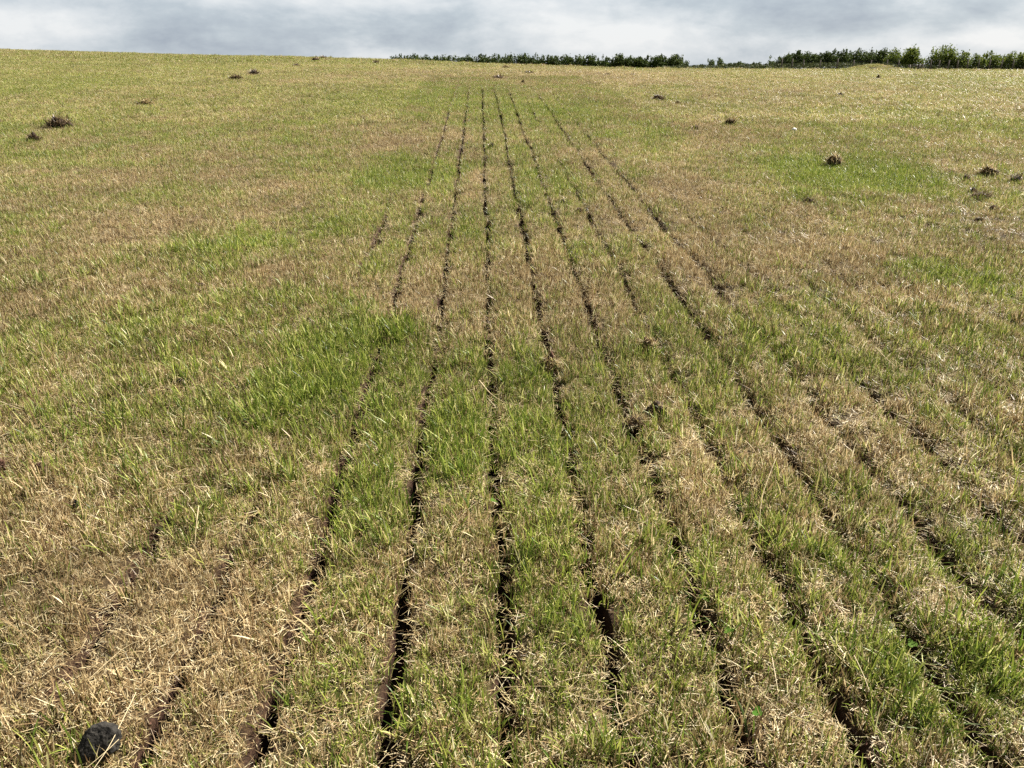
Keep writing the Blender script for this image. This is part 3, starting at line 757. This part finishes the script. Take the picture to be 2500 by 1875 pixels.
# ------------------------------------------------------------------ hedges, shrubs, fence
def spot(u, y): return (u - 1250) / 2033.0 * y, y
def leaf_cloud(n, lobes, size):
    """leaf clumps spread through several lobes: (cx, cy, cz, rx, ry, rz)"""
    wts = np.array([l[3] * l[4] * l[5] for l in lobes]) ** .7; wts /= wts.sum()
    li = rng.choice(len(lobes), n, p=wts); Lb = np.array(lobes)[li]
    d = rng.normal(size=(n, 3)); d /= (np.abs(d) ** 4).sum(1)[:, None] ** .25
    rr = U(.35, 1.0, n) ** .5 * (1 + .22 * rng.normal(size=n) * (d[:, 2] > -.2))
    c = Lb[:, :3] + d * rr[:, None] * Lb[:, 3:6]
    c[:, 2] = np.maximum(c[:, 2], .05)
    a = rng.normal(size=(n, 3)); a /= np.linalg.norm(a, axis=1)[:, None]
    b = np.cross(a, rng.normal(size=(n, 3))); b /= np.linalg.norm(b, axis=1)[:, None]
    s = (U(.5, 1.2, n) * size)[:, None]
    V = np.stack([c - a * s, c + b * s * .55, c + a * s, c - b * s * .55], 1).reshape(-1, 3)
    F = np.arange(4 * n).reshape(-1, 4)
    return V, F, np.repeat(np.stack([np.zeros(n), U(0, 1, n)], 1), 4, 0)
def stems(tr, r0):
    V, F, k = [], [], 0
    for (x0, y0, x1, y1, z1) in tr:
        for i in range(4):
            f = i / 3; r = r0 * (1 - .6 * f)
            for j in range(5): V.append([x0 + (x1 - x0) * f + r * math.cos(j * 1.2566), y0 + (y1 - y0) * f + r * math.sin(j * 1.2566), -.15 + (z1 + .15) * f])
        for i in range(3):
            for j in range(5): F.append([k + i * 5 + j, k + i * 5 + (j + 1) % 5, k + i * 5 + 5 + (j + 1) % 5, k + i * 5 + 5 + j])
        k += 20
    return np.array(V), np.array(F)
def shrub(name, u, y, wpx, hpx, label, mat, gap=.22, n=900, leaf=.11, group=None, spiky=.3, cat='shrub', base=None, sink=0.0, rnd_=.25):
    """wpx, hpx: size in the photograph at distance y"""
    x, y = spot(u, y); px = math.hypot(x, y) / 2120.0
    W, H = wpx * px * .5, hpx * px
    z = float(macro(x, y)) - sink
    root = empty(name, (x, y, z)); tag(root, label, cat, group)
    lob = []; m = max(4, int(wpx / 7))
    for i in range(m):
        cx = U(-.8, .8) * W; hh = H * U(.62, 1.0) * (1 - rnd_ * (abs(cx) / W) ** 2); zb = H * gap * U(.6, 1.2)
        lob.append((cx, U(-.5, .5), (hh + zb) / 2, W * U(.34, .58), U(.6, .9), (hh - zb) / 2))
    for i in range(int(m * spiky * 4)):
        cx = U(-.95, .95) * W; hh = H * U(.85, 1.12) * (1 - .25 * (abs(cx) / W) ** 2)
        lob.append((cx, U(-.4, .4), hh * .9, .10, .10, hh * .12))
    V, F, r = leaf_cloud(int(n * 2.6), lob, leaf * .9)
    link('crown', mesh_np('crown', V, F, rnd=r, smooth=False), mat, root)
    tr = [(U(-.8, .8) * W, U(-.3, .3), U(-.9, .9) * W, U(-.4, .4), H * U(.5, .8)) for _ in range(max(2, int(wpx / 9)))]
    V, F = stems(tr, .035 + .012 * H); link('trunk', mesh_np('trunk', V, F, smooth=True), M_bark, root)
    return root
# long clipped hedge beyond the crest (left)
us = np.linspace(975, 1645, 21)
for i, u in enumerate(us):
    top = np.interp(u, [975, 1040, 1250, 1480, 1600, 1650], [137, 138, 137.5, 138, 137.5, 138]) + rs.uniform(-1, 1.5)
    yy = np.interp(u, [975, 1650], [104, 92])
    x_, _ = spot(u, yy); zt = EYE + math.hypot(x_, yy) * (((937.5 - top) * math.cos(PITCH) - FPX * math.sin(PITCH)) / math.hypot(u - 1250, 2033))
    hp = (zt - float(macro(x_, yy))) / (math.hypot(x_, yy) / 2120.0)
    hp = max(hp + 2, 18)
    last = i == len(us) - 1
    shrub('hedge_shrub', u, yy, 46, hp, 'rounded end shrub of the long dark hedge beyond the crest, with sky showing below' if last else 'dark shrub in the long hedge beyond the crest of the field', M_dark_leaf, gap=.22 if u > 1560 else .08, n=1300, leaf=.12, group=None if last else 'shrubs of the long dark hedge', spiky=.5)
# saplings and scrub in the gap
for (u, hp, wp, lab) in [(1666, 17, 10, 'smallest sapling right of the long dark hedge'), (1676, 22, 11, 'second sapling right of the long dark hedge'), (1712, 14, 9, 'low sapling left of the pair of taller saplings'),
                         (1733, 27, 15, 'left one of the pair of taller saplings between the hedges'), (1754, 30, 20, 'right and broader one of the pair of taller saplings between the hedges'),
                         (1766, 19, 9, 'small sapling leaning on the broader tall sapling'), (1780, 17, 8, 'thin low sapling right of the tall pair'), (1793, 17, 8, 'thin low sapling left of the mid gap sapling'), (1808, 21, 11, 'mid gap sapling with a flat top'),
                         (1822, 17, 8, 'thin sapling right of the flat topped one'), (1838, 16, 8, 'low sapling midway to the lone round topped one'), (1852, 16, 10, 'low sapling left of the lone round topped one'),
                         (1880, 27, 16, 'lone round topped sapling left of the right hand hedge'), (1892, 16, 8, 'low sapling touching the right hand hedge')]:
    shrub('sapling', u, 88, wp, hp + 3, lab, M_dark_leaf, gap=.45, n=170, leaf=.10, group='saplings between the hedges', spiky=.15, cat='sapling')
n = 17000
ux = U(1615, 2560, n); yy = U(78.5, 84, n)
hh = np.interp(ux, [1615, 1700, 1900, 2000, 2160, 2215, 2560], [11, 14, 17, 19, 19, 15, 14]) * 84 / 2120.
xx = (ux - 1250) / 2033. * yy; zz = macro(xx, yy) + U(0, 1, n) ** .8 * hh * (1 + .2 * fbm(xx * 1.5, yy, 81))
c = np.stack([xx, yy, zz], 1); a = rng.normal(size=(n, 3)); a[:, 2] += .6; a /= np.linalg.norm(a, axis=1)[:, None]
b = np.cross(a, rng.normal(size=(n, 3))); b /= np.linalg.norm(b, axis=1)[:, None]; s_ = U(.05, .14, n)[:, None]
V = np.stack([c - a * s_, c + b * s_ * .4, c + a * s_, c - b * s_ * .4], 1).reshape(-1, 3)
tag(link('scrub', mesh_np('scrub', V, np.arange(4 * n).reshape(-1, 4), rnd=np.repeat(np.stack([np.zeros(n), U(0, 1, n)], 1), 4, 0)), M_scrub), 'low rough scrub and long grass along the foot of the hedges', 'scrub', kind='stuff')
# right-hand hedge
for i, (u, hp) in enumerate([(1918, 38), (1940, 44), (1963, 42), (1988, 41), (2012, 43), (2036, 45), (2060, 46), (2084, 47), (2108, 44), (2132, 44), (2152, 46)]):
    lab = 'end shrub at the left end of the right hand hedge' if i == 0 else 'dark shrub in the right hand hedge left of the leafy tree by the gate'
    shrub('hedge_shrub', u, 85, 40, hp, lab, M_dark_leaf, gap=.32, n=1250, leaf=.10, group=None if i == 0 else 'shrubs of the right hand hedge', spiky=.45)
shrub('field_shrub', 2180, 83, 40, 50, 'leafy light green shrub joining the right hand hedge, left of the gate shrub', M_bright_leaf, gap=.2, n=1100, leaf=.11, rnd_=.55, spiky=.12)
shrub('field_shrub', 2220, 82, 48, 53, 'tall leafy light green shrub standing over the wooden gate', M_bright_leaf, gap=.25, n=1700, leaf=.11, rnd_=.55, spiky=.12)
shrub('field_shrub', 2300, 81, 72, 53, 'broad round light green shrub right of the wooden gate', M_bright_leaf, gap=.08, n=2600, leaf=.11, rnd_=.55, spiky=.12)
for (u, hp, wp, lab) in [(2352, 46, 40, 'loose light green shrub just right of the broad round shrub'), (2384, 38, 34, 'low gappy shrub second from the broad round shrub'), (2412, 45, 36, 'upright shrub with two leafy tips right of the gate'),
                         (2440, 36, 30, 'low shrub in the dip left of the last tall shrub'), (2470, 46, 40, 'last tall light green shrub near the right edge'), (2500, 42, 36, 'light green shrub cut by the right edge'), (2535, 44, 40, 'light green shrub beyond the right edge')]:
    shrub('field_shrub', u, 80, wp, hp - 4, lab, M_bright_leaf, gap=.12, n=850, leaf=.11, group='light green shrubs along the fence', spiky=.4)

# wire fence along the foot of the hedges
def box(V, F, x0, x1, y0, y1, z0, z1):
    k = len(V); V += [[a, b_, c_] for c_ in (z0, z1) for b_ in (y0, y1) for a in (x0, x1)]
    F += [[k + q for q in f] for f in ([0, 2, 3, 1], [4, 5, 7, 6], [0, 1, 5, 4], [2, 6, 7, 3], [0, 4, 6, 2], [1, 3, 7, 5])]
def fence(pu, label, Y):
    x0, y0 = spot(pu[0], Y); root = empty('wire_fence', (x0, y0, float(macro(x0, y0)))); tag(root, label, 'fence')
    o0 = np.array(root.location); tops = []
    for u in pu:
        x, y = spot(u, Y); z = float(macro(x, y)); hgt = rs.uniform(.98, 1.12); ln = rs.uniform(-.04, .04)
        V, F = [], []
        box(V, F, -.045, .045, -.045, .045, -.3, hgt)
        V = np.array(V, float); V[4:, :2] *= .85; V[4:, 0] += ln
        p = link('post', mesh_np('post', V, np.array(F)), M_wood, root); p.location = np.array([x, y, z]) - o0
        tops.append((x, y - .05, z))
    V, F = [], []
    for (a_, b_) in zip(tops[:-1], tops[1:]):
        for h in (.15, .33, .5, .68, .86, 1.0):
            k = len(V); r = .0022
            for q in (a_, b_):
                p = np.array([q[0], q[1], q[2] + h]) - o0
                V += [p + [0, -r, -r], p + [0, r, -r], p + [0, r, r], p + [0, -r, r]]
            F += [[k + j, k + (j + 1) % 4, k + 4 + (j + 1) % 4, k + 4 + j] for j in range(4)]
    link('wire', mesh_np('wire', np.array(V), np.array(F)), M_wire, root)
fence([1908, 1934, 1961, 2002, 2044, 2084, 2125, 2165, 2192], 'post and wire fence in front of the dark right hand hedge, left of the gate', 77.5)
fence([2272, 2293, 2315, 2338, 2362, 2389, 2415, 2444, 2473, 2502, 2531], 'post and wire fence running from the gate to the right edge', 76.5)
# wooden gate / braced posts
gx, gy = spot(2232, 76.5); gz = float(macro(gx, gy)); px = gy / 2033.
g = empty('field_gate', (gx, gy, gz)); tag(g, 'weathered wooden gate frame of stout posts and rails in the fence line', 'gate')
for nm, x0, x1, y0, y1, z0, z1 in [('post', -14 * px, -9.5 * px, -.09, .09, -.3, .60), ('post', 9.5 * px, 14 * px, -.09, .09, -.3, .62), ('post', 18.5 * px, 21.5 * px, -.06, .06, -.3, .66),
                                  ('rail', -9.4 * px, 9.4 * px, -.05, .05, .46, .57), ('rail', -9.4 * px, 9.4 * px, -.05, .05, .14, .22), ('rail', 14.1 * px, 18.4 * px, -.04, .04, .50, .59)]:
    V, F = [], []; box(V, F, x0, x1, y0, y1, z0, z1)
    link(nm, mesh_np(nm, np.array(V, float), np.array(F)), M_wood, g)
